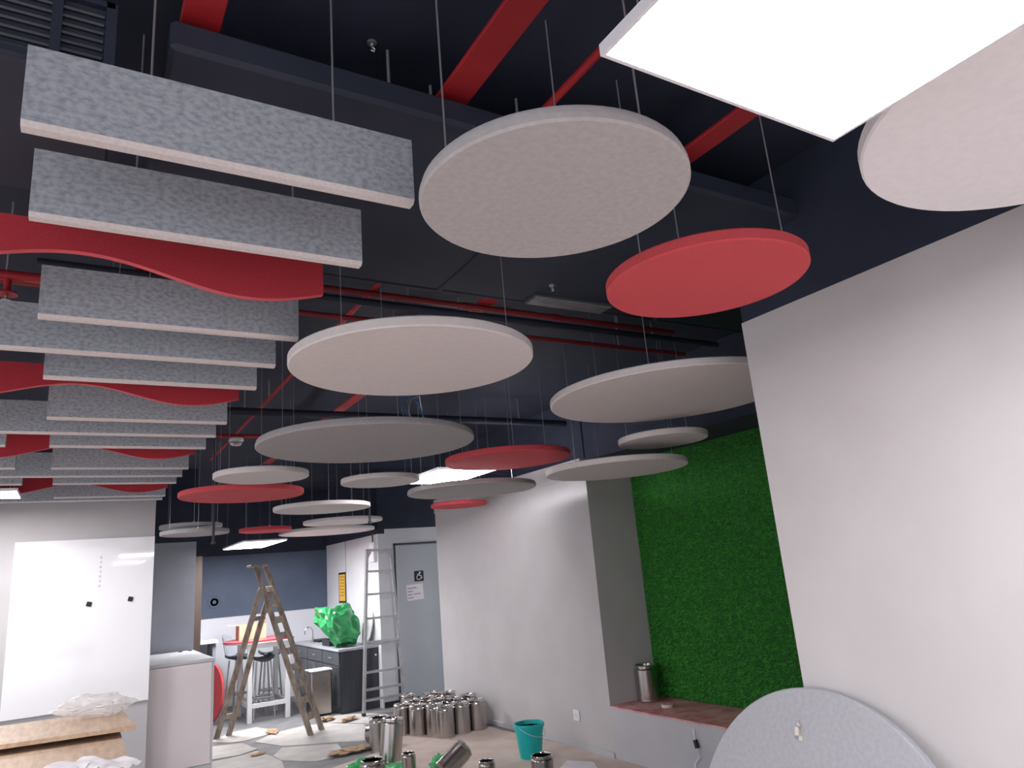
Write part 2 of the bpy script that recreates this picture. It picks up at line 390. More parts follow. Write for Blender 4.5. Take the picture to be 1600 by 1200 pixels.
panel_light('lit panel light half hidden behind the large grey disc near the wall corner', a.x, b2.x, a.y, a.y+.84, 2.415)
panel_light('low lit panel light over the wooden stepladder', 1.70, 2.22, 9.10, 10.5, 2.16)
panel_light('lit panel light between the far baffles at the edge of the whiteboard', -1.02, -.40, 6.48, 6.94, 2.462)
panel_light('added unseen panel light in the bay behind the viewpoint', .683, 1.283, -2.6, -2.0, 2.39)  # out of view, added to light the baffle fronts
panel_light('added unseen panel light over the open bay, brightening the desk', -1.7, -1.1, 3.5, 4.1, 2.462)  # unseen panel put in left of view to brighten the desk

# ================================================================== BAFFLES
BZ = 2.50; BH = .178; BT = .042
bx0, bx1 = -.140, .675
def gray_baffle(label, x0, x1, y, group='grey felt baffles', zb=BZ, h=BH):
    L = x1-x0
    t = thing('felt_baffle', label, 'baffle', (x0, y, zb), None, group)
    c = .010
    # body with a chamfer on both lower edges
    mb = MB(); mb.cur = 0
    pr = [(0, h), (0, c), (c*.9, 0), (BT-c*.9, 0), (BT, c), (BT, h)]
    n = len(pr)
    vs = [(x, p[0], p[1]) for x in (0, L) for p in pr]
    mb.add(vs, [tuple(range(n)), tuple(range(n, 2*n))[::-1]])
    for i in range(n):
        mb.cur = 1 if i in (1, 2, 3) else 0
        mb.add([vs[i], vs[(i+1) % n], vs[n+(i+1) % n], vs[n+i]], [(3, 2, 1, 0)])
    o = mb.build('felt_panel', [M_FELT, M_FELTE], t)
    for u in ((.27, .76) if L < 1 else (.12, .4, .8)):
        wx = L*u
        MB().tube([(wx, BT/2, h-.002), (wx, BT/2, overhead(x0+wx, y+BT/2)-zb)], .0028 if y < 2 else .0016, 6).build('suspension_rod', M_WIRE, t)
    return t
def red_baffle(label, x0, x1, y, phase_x, zb=BZ):
    t = thing('wavy_baffle', label, 'baffle', (x0, y, zb), None, 'red wavy baffles')
    N = 96; lam = .93; h = .165
    top = []; bot = []
    for i in range(N+1):
        x = (x1-x0)*i/N; top.append((x, h))
        bot.append((x, .040-.040*math.cos(2*PI*((x0+x)-phase_x)/lam)))
    vs = []; fs = []
    mb = MB()
    for yy in (0, .024):
        vs += [(x, yy, z) for x, z in top]+[(x, yy, z) for x, z in bot]
    M_ = 2*(N+1)
    mb.cur = 0
    f0 = []
    for i in range(N):
        f0 += [(i, i+1, N+1+i+1, N+1+i), (M_+i, M_+N+1+i, M_+N+1+i+1, M_+i+1), (i, M_+i, M_+i+1, i+1)]
    f0 += [(0, N+1, M_+N+1, M_), (N, M_+N, M_+2*N+1, 2*N+1)]
    mb.add(vs, f0); mb.cur = 1
    mb.add(vs, [(N+1+i, N+1+i+1, M_+N+1+i+1, M_+N+1+i) for i in range(N)])
    mb.build('felt_panel', [M_RED, M_REDE], t)
    for u in (.2, .5, .9):
        wx = (x1-x0)*u
        MB().tube([(wx, .012, h-.002), (wx, .012, overhead(x0+wx, y+.012)-zb)], .0014, 6).build('suspension_wire', M_WIRE, t)
    return t
ordn = ['first', 'second', 'third', 'fourth', 'fifth', 'sixth', 'seventh', 'eighth', 'ninth', 'tenth', 'eleventh', 'twelfth', 'thirteenth']
rows = [1.475, 1.865, 2.22, 2.585, 2.955, 3.33, 3.70, 4.10, 4.475, 4.86, 5.25, 5.68, 6.05, 6.43, 6.965, 7.27, 7.53]
kinds = 'SSRSLSRSLSRSLSRSL'
gi = ri = ci = 0
for i, (y, k) in enumerate(zip(rows, kinds)):
    sh = -.0042*(y-1.475)*2
    if k == 'R':
        red_baffle(f'{ordn[ri]} red baffle with a wavy lower edge, counting from the largest', -1.75, bx1-.012, y, .43); ri += 1
    else:
        full = 'short' if k == 'S' else 'long'
        gray_baffle(f'{ordn[gi]} grey speckled felt baffle of the stepped row, counting from the largest', (bx0+sh if k == 'S' else -1.75), bx1, y); gi += 1
    if k == 'S' and i in (7, 9, 11, 13):
        gray_baffle(f'{ordn[ci]} short grey baffle cut by the left picture edge, counting from the top', -1.12, bx0+sh-.245+.004*i, y, 'grey baffles of the second column'); ci += 1

# ================================================================== CEILING DISCS
TH = .038
def disc(key, label, cx, cy, D, z, M, double=False, rimM=None, wires=3, rot=.5):
    t = thing('ceiling_disc', label, 'acoustic panel', (cx, cy, z), (0, 0, 0), 'suspended ceiling discs')
    r = D/2; b = .005
    n = 72
    if double:
        MB().lathe([(0, 0), (r-b, 0), (r, b), (r, TH*.48), (r-.003, TH*.5), (0, TH*.5)], n).build('lower_panel', M, t, True)
        MB().lathe([(0, TH*.5), (r-.006, TH*.5), (r-.005, TH*.54), (r-.005, TH-b), (r-b-.004, TH), (0, TH)], n).build('upper_panel', rimM or M, t, True)
    else:
        MB().lathe([(0, 0), (r-b, 0), (r, b), (r, TH-b), (r-b, TH), (0, TH)], n).build('felt_panel', M, t, True)
    for k in range(wires):
        a = rot+2*PI*k/wires
        wx, wy = .8*r*math.cos(a), .8*r*math.sin(a)
        top = overhead(cx+wx, cy+wy)
        MB().tube([(wx, wy, TH-.001), (wx, wy, top-z)], .0024 if cy < 2 else .0016, 6).build('suspension_wire', M_WIRE, t)
        MB().lathe([(0, TH), (.011, TH), (.011, TH+.008), (.004, TH+.014), (0, TH+.014)], 10, (wx, wy, 0)).build('wire_clip', M_ANCH, t)
    return t
disc('g1', 'light grey felt disc, the largest-looking one, beside the first grey baffle', .890, 1.186, .613, 2.40, M_DGREY, True, rot=2.9)
disc('r1', 'coral red disc hanging between the grey disc and the projecting wall', 1.664, 1.471, .626, 2.42, M_REDD, rot=1.0)
disc('w2', 'off-white disc in the centre, straight below the duct edge', 1.098, 2.495, .949, 2.40, M_DWHITE, rot=3.6)
disc('w3', 'off-white disc partly cut off by the edge of the projecting wall', 2.766, 2.834, 1.313, 2.44, M_DWHITE, rot=3.8)
disc('R', 'disc with its felt whitened for glare, beside the glaring square panel light', 1.825, .42, 1.018, 2.452, M_DGLARE, rot=2.2)
disc('g3', 'large mid grey disc with blue wires on top, below the central off-white disc', 1.429, 3.956, 1.246, 2.36, M_DGREYB, True, rot=2.6)
disc('w4', 'small off-white disc hanging just above the wide red disc on the left', 1.040, 4.950, .610, 2.32, M_DWHITE, rot=2.4)
disc('r2', 'wide red disc beside the ends of the far baffles', 1.068, 5.755, .902, 2.30, M_REDD, rot=2.0)
disc('w5', 'small off-white disc touching the glow of the half hidden panel light', 1.934, 5.104, .585, 2.30, M_DWHITE, rot=1.6)
disc('r3', 'red disc just above the half hidden panel light', 2.674, 4.457, .916, 2.36, M_REDD, rot=2.2)
disc('g4', 'grey disc hanging right below the half hidden panel light', 2.864, 5.407, 1.095, 2.26, M_DGREY, True, rot=.9)
disc('s1', 'small off-white disc in front of the dark top of the green wall', 3.257, 3.444, .581, 2.32, M_DWHITE, rot=2.6)
disc('w7', 'wide off-white disc in front of the wall corner and green wall top', 3.230, 3.919, .996, 2.20, M_DWHITE, rot=1.2)
disc('w8', 'off-white disc hanging alone in mid air below the wide red disc', 1.970, 6.743, .889, 2.28, M_DWHITE, rot=.4)
disc('r4', 'small red disc at the far top end of the long grey wall', 3.552, 7.032, .612, 2.30, M_REDD)
disc('w9', 'far off-white disc, lower of the overlapping pair above the aluminium ladder', 2.848, 9.55, 1.236, 2.26, M_DWHITE)
disc('w10', 'far off-white disc, upper of the overlapping pair above the aluminium ladder', 2.761, 8.592, .939, 2.30, M_DWHITE)
disc('r5', 'far red disc seen almost edge-on above the low panel light', 1.797, 8.343, .557, 2.22, M_REDD)
disc('l1', 'far grey disc, upper of the two beside the whiteboard wall end', .995, 8.023, .593, 2.26, M_DGREY)
disc('l2', 'far grey disc, lower of the two beside the whiteboard wall end', .978, 7.60, .62, 2.165, M_DGREY)
# loose blue wires on the big grey disc
t = thing('loose_wires', 'blue electrical wires curling on top of the large mid grey disc', 'wires', (1.45, 3.42, 2.398))
for k, M in enumerate((M_WIREB, M_WIREB, M_ANCH)):
    MB().tube([(.015*k, 0, 0), (.02*k-.02, .01, .05), (-.03+.03*k, .0, .11), (.05+.02*k, .02, .14), (.11, .01+.01*k, .02)], .0035, 6).build('flex_wire', M, t, True)

# ================================================================== WHITEBOARD, DESK, CABINET
wl, wr = PY(12, 980, WY-.01), PY(236.5, 970, WY-.01)
zt = PY(130, 843, WY).z; zb = PY(130, 1108, WY).z
t = thing('whiteboard', 'large frameless glossy white board on the wall behind the desk', 'whiteboard', ((wl.x+wr.x)/2, WY-.022, zb))
hw = (wr.x-wl.x)/2
MB().bbox(-hw, 0, 0, hw, .016, zt-zb, .002).build('glass_panel', M_WB, t)
for sx in (-1, 1):
    for zz in (.08, zt-zb-.08): MB().lathe([(0, 0), (.012, 0), (.012, .005), (0, .005)], 14).build('standoff', M_ANCH, t, loc=(sx*(hw-.08), .021, zz), rot=(PI/2, 0, 0))
for px, py, lb in ((139, 944, 'small black square magnet on the whiteboard, lower one'), (204, 936, 'small black square magnet on the whiteboard, upper one')):
    q = PY(px, py, WY-.03)
    t = thing('magnet', lb, 'magnet', (q.x, WY-.034, q.z), (0, .25, 0))
    MB().bbox(-.021, 0, -.021, .021, .012, .021, .004).build('magnet_body', M_BLACK, t)
wbd = bpy.data.objects['whiteboard']
for k in range(7):
    q = PY(158.5-.45*k, 871+7.4*k, WY-.023)-wbd.location
    MB().box(q.x-.009+.003*(k % 2), -.0015, q.z-.011, q.x+.007, -.0002, q.z+.010).build('faint_mark', M_FAINT, wbd)
q = PY(335, 941, KY-.02)
t = thing('wall_emblem', 'faint dark round emblem on the slate blue wall', 'emblem', (q.x, KY-.0125, q.z), (PI/2, 0, 0))
MB().lathe([(.055, 0), (.09, 0), (.088, .006), (.057, .006), (.055, 0)], 32).build('ring', M_EMB, t)
MB().lathe([(0, 0), (.028, 0), (.026, .006), (0, .006)], 20).build('centre', M_EMB, t)
# desk with raised ledge
def poly_px(pts, z): return [(PZ(x, y, z).x, PZ(x, y, z).y) for x, y in pts]
DT = 1.06
desk = thing('reception_desk', 'pale oak reception desk with a raised ledge under the whiteboard', 'desk', (0, 0, 0))
c1, c2, c3 = PZ(190, 1108.5, DT), PZ(213, 1133, DT), PZ(0, 1164, DT)
dv = (c3-c2).normalized(); e1 = c2+dv*2.2; e2 = c1+dv*2.2
MB().prism([(c1.x, c1.y), (c2.x, c2.y), (e1.x, e1.y), (e2.x, e2.y)], DT-.018, DT).build('ledge_top', M_WOOD, desk)
off = (c2-c1).normalized()
LT = DT-.045
wp = poly_px([(182, 1122), (214, 1236), (-330, 1330), (-330, 1180)], LT)
MB().prism(wp, LT-.025, LT).build('worktop', M_WOOD, desk)
s1 = c2+dv*.05-off*.04; s2 = c1+dv*.05+off*.03
dn = dv*.03
MB().prism([(s1.x, s1.y), (s2.x, s2.y), ((s2+dn).x, (s2+dn).y), ((s1+dn).x, (s1+dn).y)], 0, LT-.025).build('end_panel', M_WHITE, desk)
for u_ in (.08, 1.2):
    sp = (c1+c2)/2+dv*u_
    MB().box(sp.x-.03, sp.y-.03, LT, sp.x+.03, sp.y+.03, DT-.018).build('spacer_block', M_WHITE, desk)
for wx_, wy_ in ((wp[1][0]-.08, wp[1][1]+.06), (wp[2][0]+.08, wp[2][1]+.06)): MB().box(wx_-.025, wy_-.025, 0, wx_+.025, wy_+.025, LT-.025).build('leg', M_WHITE, desk)

def sheet(name, label, cat, corners, z, M, group=None, amp=.02, n=14, seed=0, thick=.0, part='sheet', marks=False):
    """a rumpled rectangular sheet between four corners"""
    A, B, C_, D_ = [Vector((c[0], c[1], 0)) for c in corners]
    o0 = (A+B+C_+D_)/4
    t = thing(name, label, cat, (o0.x, o0.y, z), None, group)
    vs = []; fs = []
    def P(u, v):
        p = A*(1-u)*(1-v)+B*u*(1-v)+C_*u*v+D_*(1-u)*v-o0
        h = amp*(.5+.5*noise.noise(Vector((u*2.6+seed, v*2.1, seed*1.7))))+amp*.25*noise.noise(Vector((u*7+seed, v*7, 3)))
        return Vector((p.x, p.y, max(.0012, h)))
    for j in range(n+1):
        for i in range(n+1): vs.append(P(i/n, j/n))
    N = len(vs)
    vs += [v+Vector((0, 0, .0009)) for v in vs]
    for j in range(n):
        for i in range(n):
            a = j*(n+1)+i; q = (a, a+1, a+n+2, a+n+1); fs.append(q[::-1]); fs.append(tuple(x+N for x in q))
    MB().add(vs, fs).build(part, M, t, True)
    if marks:
        for k in range(5):
            u0, u1, v = .25, .25+.12*(1+k % 3), .25+.1*k
            vs = []; m_ = 6
            for i in range(m_+1):
                for dv_ in (0, .02): vs.append(P(u0+(u1-u0)*i/m_, v+dv_)+Vector((0, 0, .0016)))
            MB().add(vs, [(2*i, 2*i+1, 2*i+3, 2*i+2) for i in range(m_)]).build('printed_line', M_INK, t)
    return t
pc = poly_px([(40, 1212), (130, 1177), (222, 1186), (160, 1216)], LT+.03)
sheet('drawing_sheet', 'creased pinkish white plan sheet on the lower desk top', 'paper', pc, LT+.002, M_PAPER, amp=.045, seed=3.3, n=20, marks=True)
pc = poly_px([(92, 1117), (120, 1078), (222, 1062), (205, 1105)], DT+.03)
# rumpled clear plastic on the ledge
def crumple(name, label, cat, c, sx, sy, sz, M, seed, sub=4, amp=.35, fr=2.2, group=None, rotz=0, flat=True, part='film', bias=None, facet=False):
    import bmesh
    bm = bmesh.new(); bmesh.ops.create_icosphere(bm, subdivisions=sub, radius=1)
    for v in bm.verts:
        p = v.co.copy(); nrm = p.normalized()
        d_ = noise.noise(p*fr+Vector((seed, 0, 0)))*amp + (abs(noise.noise(p*fr*2.3+Vector((0, seed, 1))))-.2)*amp*.9 + noise.noise(p*fr*5+Vector((seed, 2, 0)))*amp*.25
        q = nrm*(1+d_)
        if bias: q = bias(q)
        v.co = Vector((q.x*sx, q.y*sy, q.z*sz))
    mz = min(v.co.z for v in bm.verts)
    for v in bm.verts:
        v.co.z -= mz
        if flat and v.co.z < .12*sz: v.co.z *= .25
    me = bpy.data.meshes.new(part); bm.to_mesh(me); bm.free(); me.materials.append(M)
    if not facet: me.shade_smooth()
    try: me.set_sharp_from_angle(angle=math.radians(28))
    except Exception: pass
    t = thing(name, label, cat, c, (0, 0, rotz), group)
    link(part, me, t)
    return t
q = c1.lerp(c2, .3)+dv*.14
ang = math.atan2(dv.y, dv.x)
crumple('plastic_wrap', 'crumpled clear plastic wrap lying on the oak ledge', 'plastic wrap', (q.x, q.y, DT+.001), .155, .06, .05, M_FILM, 5.1, 4, .35, 1.5, rotz=ang)
# white storage cabinet, end on
CY = 7.9
a = PY(236, 1039, CY); b2 = PY(335, 1029, CY); ct = (a.z+b2.z)/2
t = thing('storage_cabinet', 'pinkish white storage cabinet standing beside the whiteboard wall', 'cabinet', ((.52+b2.x)/2, CY, 0))
a.x = .52
hw = (b2.x-a.x)/2; dep = 1.5
MB().bbox(-hw, .018, .0, hw, dep, ct-.03, .003).build('body', M_CAB, t)
MB().bbox(-hw-.004, -.002, ct-.03, hw+.004, dep, ct, .003).build('top', M_CABT, t)
dr_ = MB().bbox(-hw+.002, 0, .06, hw-.02, .017, ct-.034, .002).build('door', M_CAB, t)
MB().bbox(hw-.018, 0, .0, hw, .0175, ct-.034, .002).build('side_edge', M_CABT, t)
MB().box(-hw+.002, .006, 0, hw-.02, .017, .055).build('plinth', M_CABT, t)
for k, (px, py) in enumerate(((282, 1019), (297, 1017))):
    q = PZ(px, py, ct)
    u = thing('cable_grommet', ['black cable grommet on the cabinet top, one closer to the whiteboard', 'black cable grommet on the cabinet top, one closer to the red table'][k], 'grommet', (q.x, min(q.y, CY+dep-.05), ct))
    MB().lathe([(0, 0), (.022, 0), (.022, .006), (.016, .008), (0, .007)], 16).build('cap', M_BLACK, u, True)

# ================================================================== GREEN WALL AND RECESS
t = thing('artificial_turf', 'green artificial turf panel covering the back of the recess', 'turf wall', (GX, (NY+FY)/2, PT))
gy = (FY-NY)/2-.002; gh = 2.5-PT-.002
MB().box(0, -gy, .001, .011, gy, gh).build('backing', M_GREENT, t)
rs = np.random.RandomState(4)
NB = 110000
yy = rs.uniform(-gy, gy, NB); zz = rs.uniform(.01, gh-.01, NB)
ln = rs.uniform(.012, .026, NB); wd = rs.uniform(.0016, .0034, NB)
an = rs.uniform(0, 2*PI, NB); tl = rs.uniform(.15, 1.1, NB)
ty, tz = np.cos(an), np.sin(an)
base = np.stack([np.zeros(NB), yy, zz], 1)
tip = base+np.stack([-ln*np.cos(tl), ln*np.sin(tl)*ty, ln*np.sin(tl)*tz-.004], 1)
sd = np.stack([np.zeros(NB), -tz, ty], 1)*wd[:, None]
V = np.empty((NB*3, 3)); V[0::3] = base-sd; V[1::3] = base+sd; V[2::3] = tip
V[:, 1] = np.clip(V[:, 1], -gy, gy); V[:, 2] = np.clip(V[:, 2], .001, gh)
me = bpy.data.meshes.new('turf_blades'); me.vertices.add(NB*3); me.vertices.foreach_set('co', V.ravel())
me.loops.add(NB*3); me.loops.foreach_set('vertex_index', np.arange(NB*3, dtype=np.int32))
me.polygons.add(NB); me.polygons.foreach_set('loop_start', np.arange(0, NB*3, 3, dtype=np.int32)); me.polygons.foreach_set('loop_total', np.full(NB, 3, np.int32))
me.materials.append(M_TURF); me.update(calc_edges=True); me.validate()
o = link('grass', me, t); o['kind'] = 'stuff'

# ================================================================== STEEL CANS
_can = {}
def can(label, x, y, z, r, h, rot=(0, 0, 0), group='steel cans', lid=False):
    t = thing('steel_can', label, 'can', (x, y, z), rot, group)
    if 'b' not in _can:
        pr = [(0, .0), (.94, .0), (1, .03), (1, .12), (.985, .13), (1, .14), (1, 2.95), (.985, 3.0), (.93, 3.06), (.91, 3.1), (.91, 3.24), (.85, 3.24), (.85, 3.0), (.93, 2.9), (.93, .1), (0, .1)]
        _can['b'] = MB().lathe([(a_, b_/3.4) for a_, b_ in pr], 36).mesh('can_body', M_STEEL, True)
        pr = [(.86, 3.22), (.95, 3.22), (.99, 3.27), (.99, 3.34), (.94, 3.4), (.87, 3.4), (.85, 3.33), (.86, 3.22)]
        _can['r'] = MB().lathe([(a_, b_/3.4) for a_, b_ in pr], 36).mesh('can_rim', M_STEELP, True)
        pr = [(.95, -.01), (1.02, 0), (1.02, .07), (1.0, .08)]
        _can['f'] = MB().lathe([(.9, 0), (1.02, 0), (1.025, .05/3.4), (1.02, .12/3.4), (1.0, .13/3.4), (.9, .1/3.4)], 36).mesh('can_foot', M_STEELP, True)
    for k, nm in (('b', 'body'), ('r', 'rim'), ('f', 'foot_band')):
        o = link(nm, _can[k], t); o.scale = (r, r, h)
    return t
CR, CH = .095, .295
cl = [((656, 1151), 'steel can in the front row by the wall, beside the tilted open can'),
      ((676, 1151), 'steel can in the front row by the wall, second from the open cans'),
      ((695, 1154), 'steel can standing foremost in the cluster by the wall'),
      ((722, 1149), 'steel can in the front row by the wall, one before the end'),
      ((748, 1143), 'steel can at the end of the cluster, touching the long grey wall')]
placed = []
for (px, py), lb in cl:
    q = PZ(px, py, 0); x, y = q.x+.02, q.y+.07
    for a_, b_ in placed*3:
        dd = math.hypot(x-a_, y-b_)
        if dd < .196: x, y = a_+(x-a_)/dd*.1965, b_+(y-b_)/dd*.1965
    placed.append((x, y)); can(lb, x, y, 0.006, CR, CH, (0, 0, 0), 'steel cans clustered by the wall')
bk = [(630, 1147, 'the one closest to the aluminium ladder'), (646, 1139, 'second from the aluminium ladder'), (664, 1135, 'third from the aluminium ladder'), (684, 1138, 'half hidden behind the foremost can'),
      (706, 1137, 'half hidden behind the front row, fifth from the ladder'), (726, 1133, 'half hidden near the wall, sixth from the ladder'), (640, 1129, 'in the rear rank close to the door'), (676, 1126, 'in the rear rank, middle one'), (700, 1125, 'in the rear rank, near the long wall')]
for px, py, lb in bk:
    q = PZ(px, py, 0); x, y = q.x, q.y
    for _ in range(60):
        mv = False
        for a_, b_ in placed:
            dd = math.hypot(x-a_, y-b_)
            if dd < .196:
                ux, uy = ((x-a_)/(dd+1e-6), (y-b_)/(dd+1e-6)) if dd > .01 else (0, 1)
                x, y = a_+ux*.1965, b_+uy*.1965; mv = True
        if x > FX-.1: x = FX-.1
        if not mv: break
    placed.append((x, y)); can('clustered steel can, '+lb, x, y, .006, CR, CH, (0, 0, 0), 'steel cans clustered by the wall')
# open cans in front
q = PZ(610, 1196, 0); can('tall open steel can tilted on a green plastic wad', q.x, q.y, .03, .098, .36, (-.03, .12, 0), 'open steel cans on the floor')
q = PZ(600, 1176, 0); can('open steel can standing behind the tall tilted can', q.x-.01, q.y+.10, .006, .09, .30, (0, 0, 0), 'open steel cans on the floor')
q = PZ(576, 1164, 0); can('steel can lying on its side behind the tall tilted can', q.x+.02, q.y, .094, .088, .26, (1.45, 0, .55), 'open steel cans on the floor')
q = PZ(640, 1219, 0); can('small open steel can beside the tall tilted can', q.x, q.y, .006, .058, .20, (0, 0, 0), 'open steel cans on the floor')
q = PZ(584, 1246, 0); can('open steel can cut by the bottom edge among green plastic', q.x, q.y, .006, .095, .26, (0, 0, 0), 'open steel cans on the floor')
q = PZ(692, 1222, 0); can('polished steel can tipped over with its mouth toward the teal bucket', q.x, q.y, .075, .085, .26, (0, 1.02, .05), 'open steel cans on the floor')
q = PZ(764, 1240, 0); can('small open steel can behind the tipped can mouth', q.x, q.y, .006, .062, .22, (0, 0, 0), 'open steel cans on the floor')
q = PZ(851, 1236, 0); can('open steel can in front of the teal bucket', q.x, q.y, .006, .083, .24, (0, 0, 0), 'open steel cans on the floor')
q = PZ(1017, 1094, PT); can('tall steel can standing on the red platform before the turf', q.x-.02, q.y, PT+.006, .10, .285, (0, 0, 0), 'steel cans on the platform')
# green plastic wads
for (px, py, sx, sz, sd_, lb) in ((564, 1213, .11, .06, 1.2, 'crumpled green plastic film on the floor before the tall tilted can'), (618, 1212, .15, .035, 2.7, 'green plastic wad pressed under the tall tilted can'),
                                   (687, 1214, .07, .075, 4.2, 'green plastic scrap stuffed behind the tipped steel can'), (222, 1214, .07, .05, 6.2, 'scrap of green plastic at the foot of the white cabinet')):
    q = PZ(px, py, 0)
    if px == 222: q = Vector((.60, 7.5, 0))
    crumple('green_plastic', lb, 'plastic film', (q.x, q.y, .002), sx, sx*.8, sz, M_GREENP, sd_, 4, .4, 2.2)

# ================================================================== BUCKET, OUTLET, SMALL THINGS
q = PZ(836, 1186, 0)
t = thing('bucket', 'teal plastic bucket with a thin wire handle by the long grey wall', 'bucket', (q.x, q.y+.06, .002))
R0, R1, HB = .092, .130, .275
MB().lathe([(0, 0), (R0, 0), (R0+.003, .01), (R1-.004, HB-.03), (R1-.006, HB), (R1-.012, HB), (R0-.006, .012), (0, .012)], 40).build('body', M_TEAL, t, True)
MB().lathe([(R1-.006, HB-.028), (R1+.006, HB-.026), (R1+.008, HB-.018), (R1+.008, HB), (R1+.002, HB+.005), (R1-.008, HB+.003), (R1-.006, HB-.028)], 40).build('rim', M_TEAL, t, True)
pts = []
for k in range(17):
    a = PI*k/16; pts.append((-(R1+.01)*math.cos(a)*.98, -(R1+.012)*math.sin(a)*.98, HB-.012-.085*math.sin(a)))
MB().tube(pts, .003, 6).build('handle', M_TEALH, t, True, rot=(0, 0, .35))
o0, o1 = PX(895, 1108, FX), PX(908, 1127, FX)
t = thing('wall_socket', 'white square wall socket low on the long grey wall', 'socket', (FX, (o0.y+o1.y)/2, (o0.z+o1.z)/2))
MB().bbox(-.010, -.046, -.046, 0, .046, .046, .004).build('plate', M_WHITE, t)
MB().bbox(-.013, -.03, -.026, -.009, .03, .026, .002).build('faceplate', M_FRAME, t)
for yy_, zz_ in ((0, .012), (-.011, -.008), (.011, -.008)): MB().box(-.0136, yy_-.003, zz_-.004, -.0128, yy_+.003, zz_+.004).build('pin_hole', M_BLACK, t)
q = PZ(1043, 1105, PT)
t = thing('tape_roll', 'roll of beige masking tape lying on the red platform', 'tape', (q.x, q.y, PT+.001))
MB().lathe([(.03, 0), (.048, 0), (.048, .024), (.03, .024), (.03, 0)], 32).build('tape_ring', M_TAPE, t, True)
MB().lathe([(.0275, 0), (.030, 0), (.030, .0245), (.0275, .0245), (.0275, 0)], 32).build('core', M_CARD, t, True)
q = PZ(1092, 1127, PT)
t = thing('power_cable', 'white cable with a black connector hanging down the platform front', 'cable', (FX-.012, q.y, PT))
c_ = [PX(1085, 1150, FX-.012), PX(1087, 1152, FX-.012), PX(1090, 1172, FX-.02), PX(1093, 1184, FX-.02), PX(1086, 1194, FX-.02), PX(1088, 1230, FX-.02)]
loc = Vector((FX-.012, q.y, PT))
MB().tube([c-loc for c in (PX(1084, 1138, FX-.01), c_[0], c_[2], c_[3], c_[4], c_[5])], .006, 8).build('cable', M_WHITE, t, True)
MB().beam(PX(1086, 1156, FX-.02)-loc, PX(1090, 1169, FX-.02)-loc, .024, .024).build('connector', M_BLACK, t)
pc = poly_px([(872, 1206), (886, 1190), (928, 1193), (938, 1210)], 0)
sheet('paper_sheet', 'white sheet of paper on the floor near the platform corner', 'paper', pc, .006, M_PAPER, amp=.008, seed=8)

# leaning spare disc
k_ = .22; Rl = .555; th_ = .036
x_top = NX-.002-th_*1.1
L_ = 2*Rl; ang = math.atan(k_); xbot = x_top-L_*math.sin(ang)
t = thing('leaning_disc', 'large spare grey disc with a metal bracket, propped against the projecting wall', 'acoustic panel', (xbot, 1.875, 0.004), (0, ang, 0))
n = 80
mb = MB(); pr = [(0, 0), (Rl-.005, 0), (Rl, .005), (Rl, th_-.005), (Rl-.005, th_), (0, th_)]
vs = []; fs = []
for r_, d_ in pr:
    for k in range(n):
        a = 2*PI*k/n; vs.append((d_, r_*math.cos(a), Rl+r_*math.sin(a)))
for i in range(len(pr)-1):
    for k in range(n): fs.append((i*n+k, i*n+(k+1) % n, (i+1)*n+(k+1) % n, (i+1)*n+k))
mb.add(vs, fs).build('felt_panel', M_DCOOL, t, True)
# bracket where it shows on the face
sn, cs = math.sin(ang), math.cos(ang)
dd = ray(1250, 1143); nn = Vector((cs, 0, -sn)); P0 = Vector((xbot, 1.875, .004))
hit = CAM+dd*((P0-CAM).dot(nn)/dd.dot(nn)); l = hit-P0; lz = l.x*sn+l.z*cs; ly = l.y
br = MB().box(-.004, ly-.008, lz-.012, 0, ly+.008, lz+.028)
br.box(-.018, ly-.008, lz+.014, 0, ly+.008, lz+.018).box(-.018, ly-.008, lz-.014, -.015, ly+.008, lz+.018).box(-.004, ly-.012, lz-.030, 0, ly+.003, lz-.012)
br.build('bracket', M_BRACK, t)
MB().tube([(-.003, ly-.006, lz+.02), (-.01, ly-.006, lz+.034), (-.002, ly-.006, lz+.044)], .0025, 6).build('bracket_hook', M_ANCH, t)

# ================================================================== FLOOR SHEETS
def c7(pts): return [(320+x/5, 1080+y/5) for x, y in pts]
def floor_sheet(label, pts, M, thick, seed, z=.001, name='floor_sheet'):
    pl = poly_px(pts, 0)
    # ragged edge
    out = []
    for i in range(len(pl)):
        a, b = Vector(pl[i]), Vector(pl[(i+1) % len(pl)])
        m_ = max(1, int((b-a).length/.12))
        for j in range(m_):
            p = a.lerp(b, j/m_); nn_ = noise.noise_vector(Vector((p.x*5+seed, p.y*5, seed)))*.02
            out.append((p.x+nn_.x, p.y+nn_.y))
    cx = sum(p[0] for p in out)/len(out); cy = sum(p[1] for p in out)/len(out)
    t = thing(name, label, 'floor sheet', (cx, cy, z), None, 'protective sheets on the floor')
    MB().prism([(x-cx, y-cy) for x, y in out], 0, thick).build('board', M, t)
floor_sheet('broad brown hardboard sheet on the floor under the teal bucket and cans', [(585, 1178), (600, 1150), (640, 1128), (764, 1136), (905, 1170), (1010, 1199), (1090, 1240), (480, 1270), (505, 1205)], M_BOARD, .004, 1)
floor_sheet('dusty grey sheet under the right feet of the wooden stepladder', c7([(395, 400), (520, 340), (600, 318), (770, 275), (960, 252), (1240, 262), (1310, 385), (1040, 402), (700, 428), (600, 432)]), M_SHEET, .006, 2)
floor_sheet('dusty grey sheet under the left feet of the wooden stepladder', c7([(40, 400), (200, 330), (400, 285), (575, 312), (440, 358), (300, 395), (200, 405)]), M_SHEET, .005, 3)
floor_sheet('dusty grey torn sheet beside the foot of the white cabinet', c7([(-40, 450), (290, 408), (405, 455), (270, 503), (-40, 560)]), M_SHEET, .006, 4)
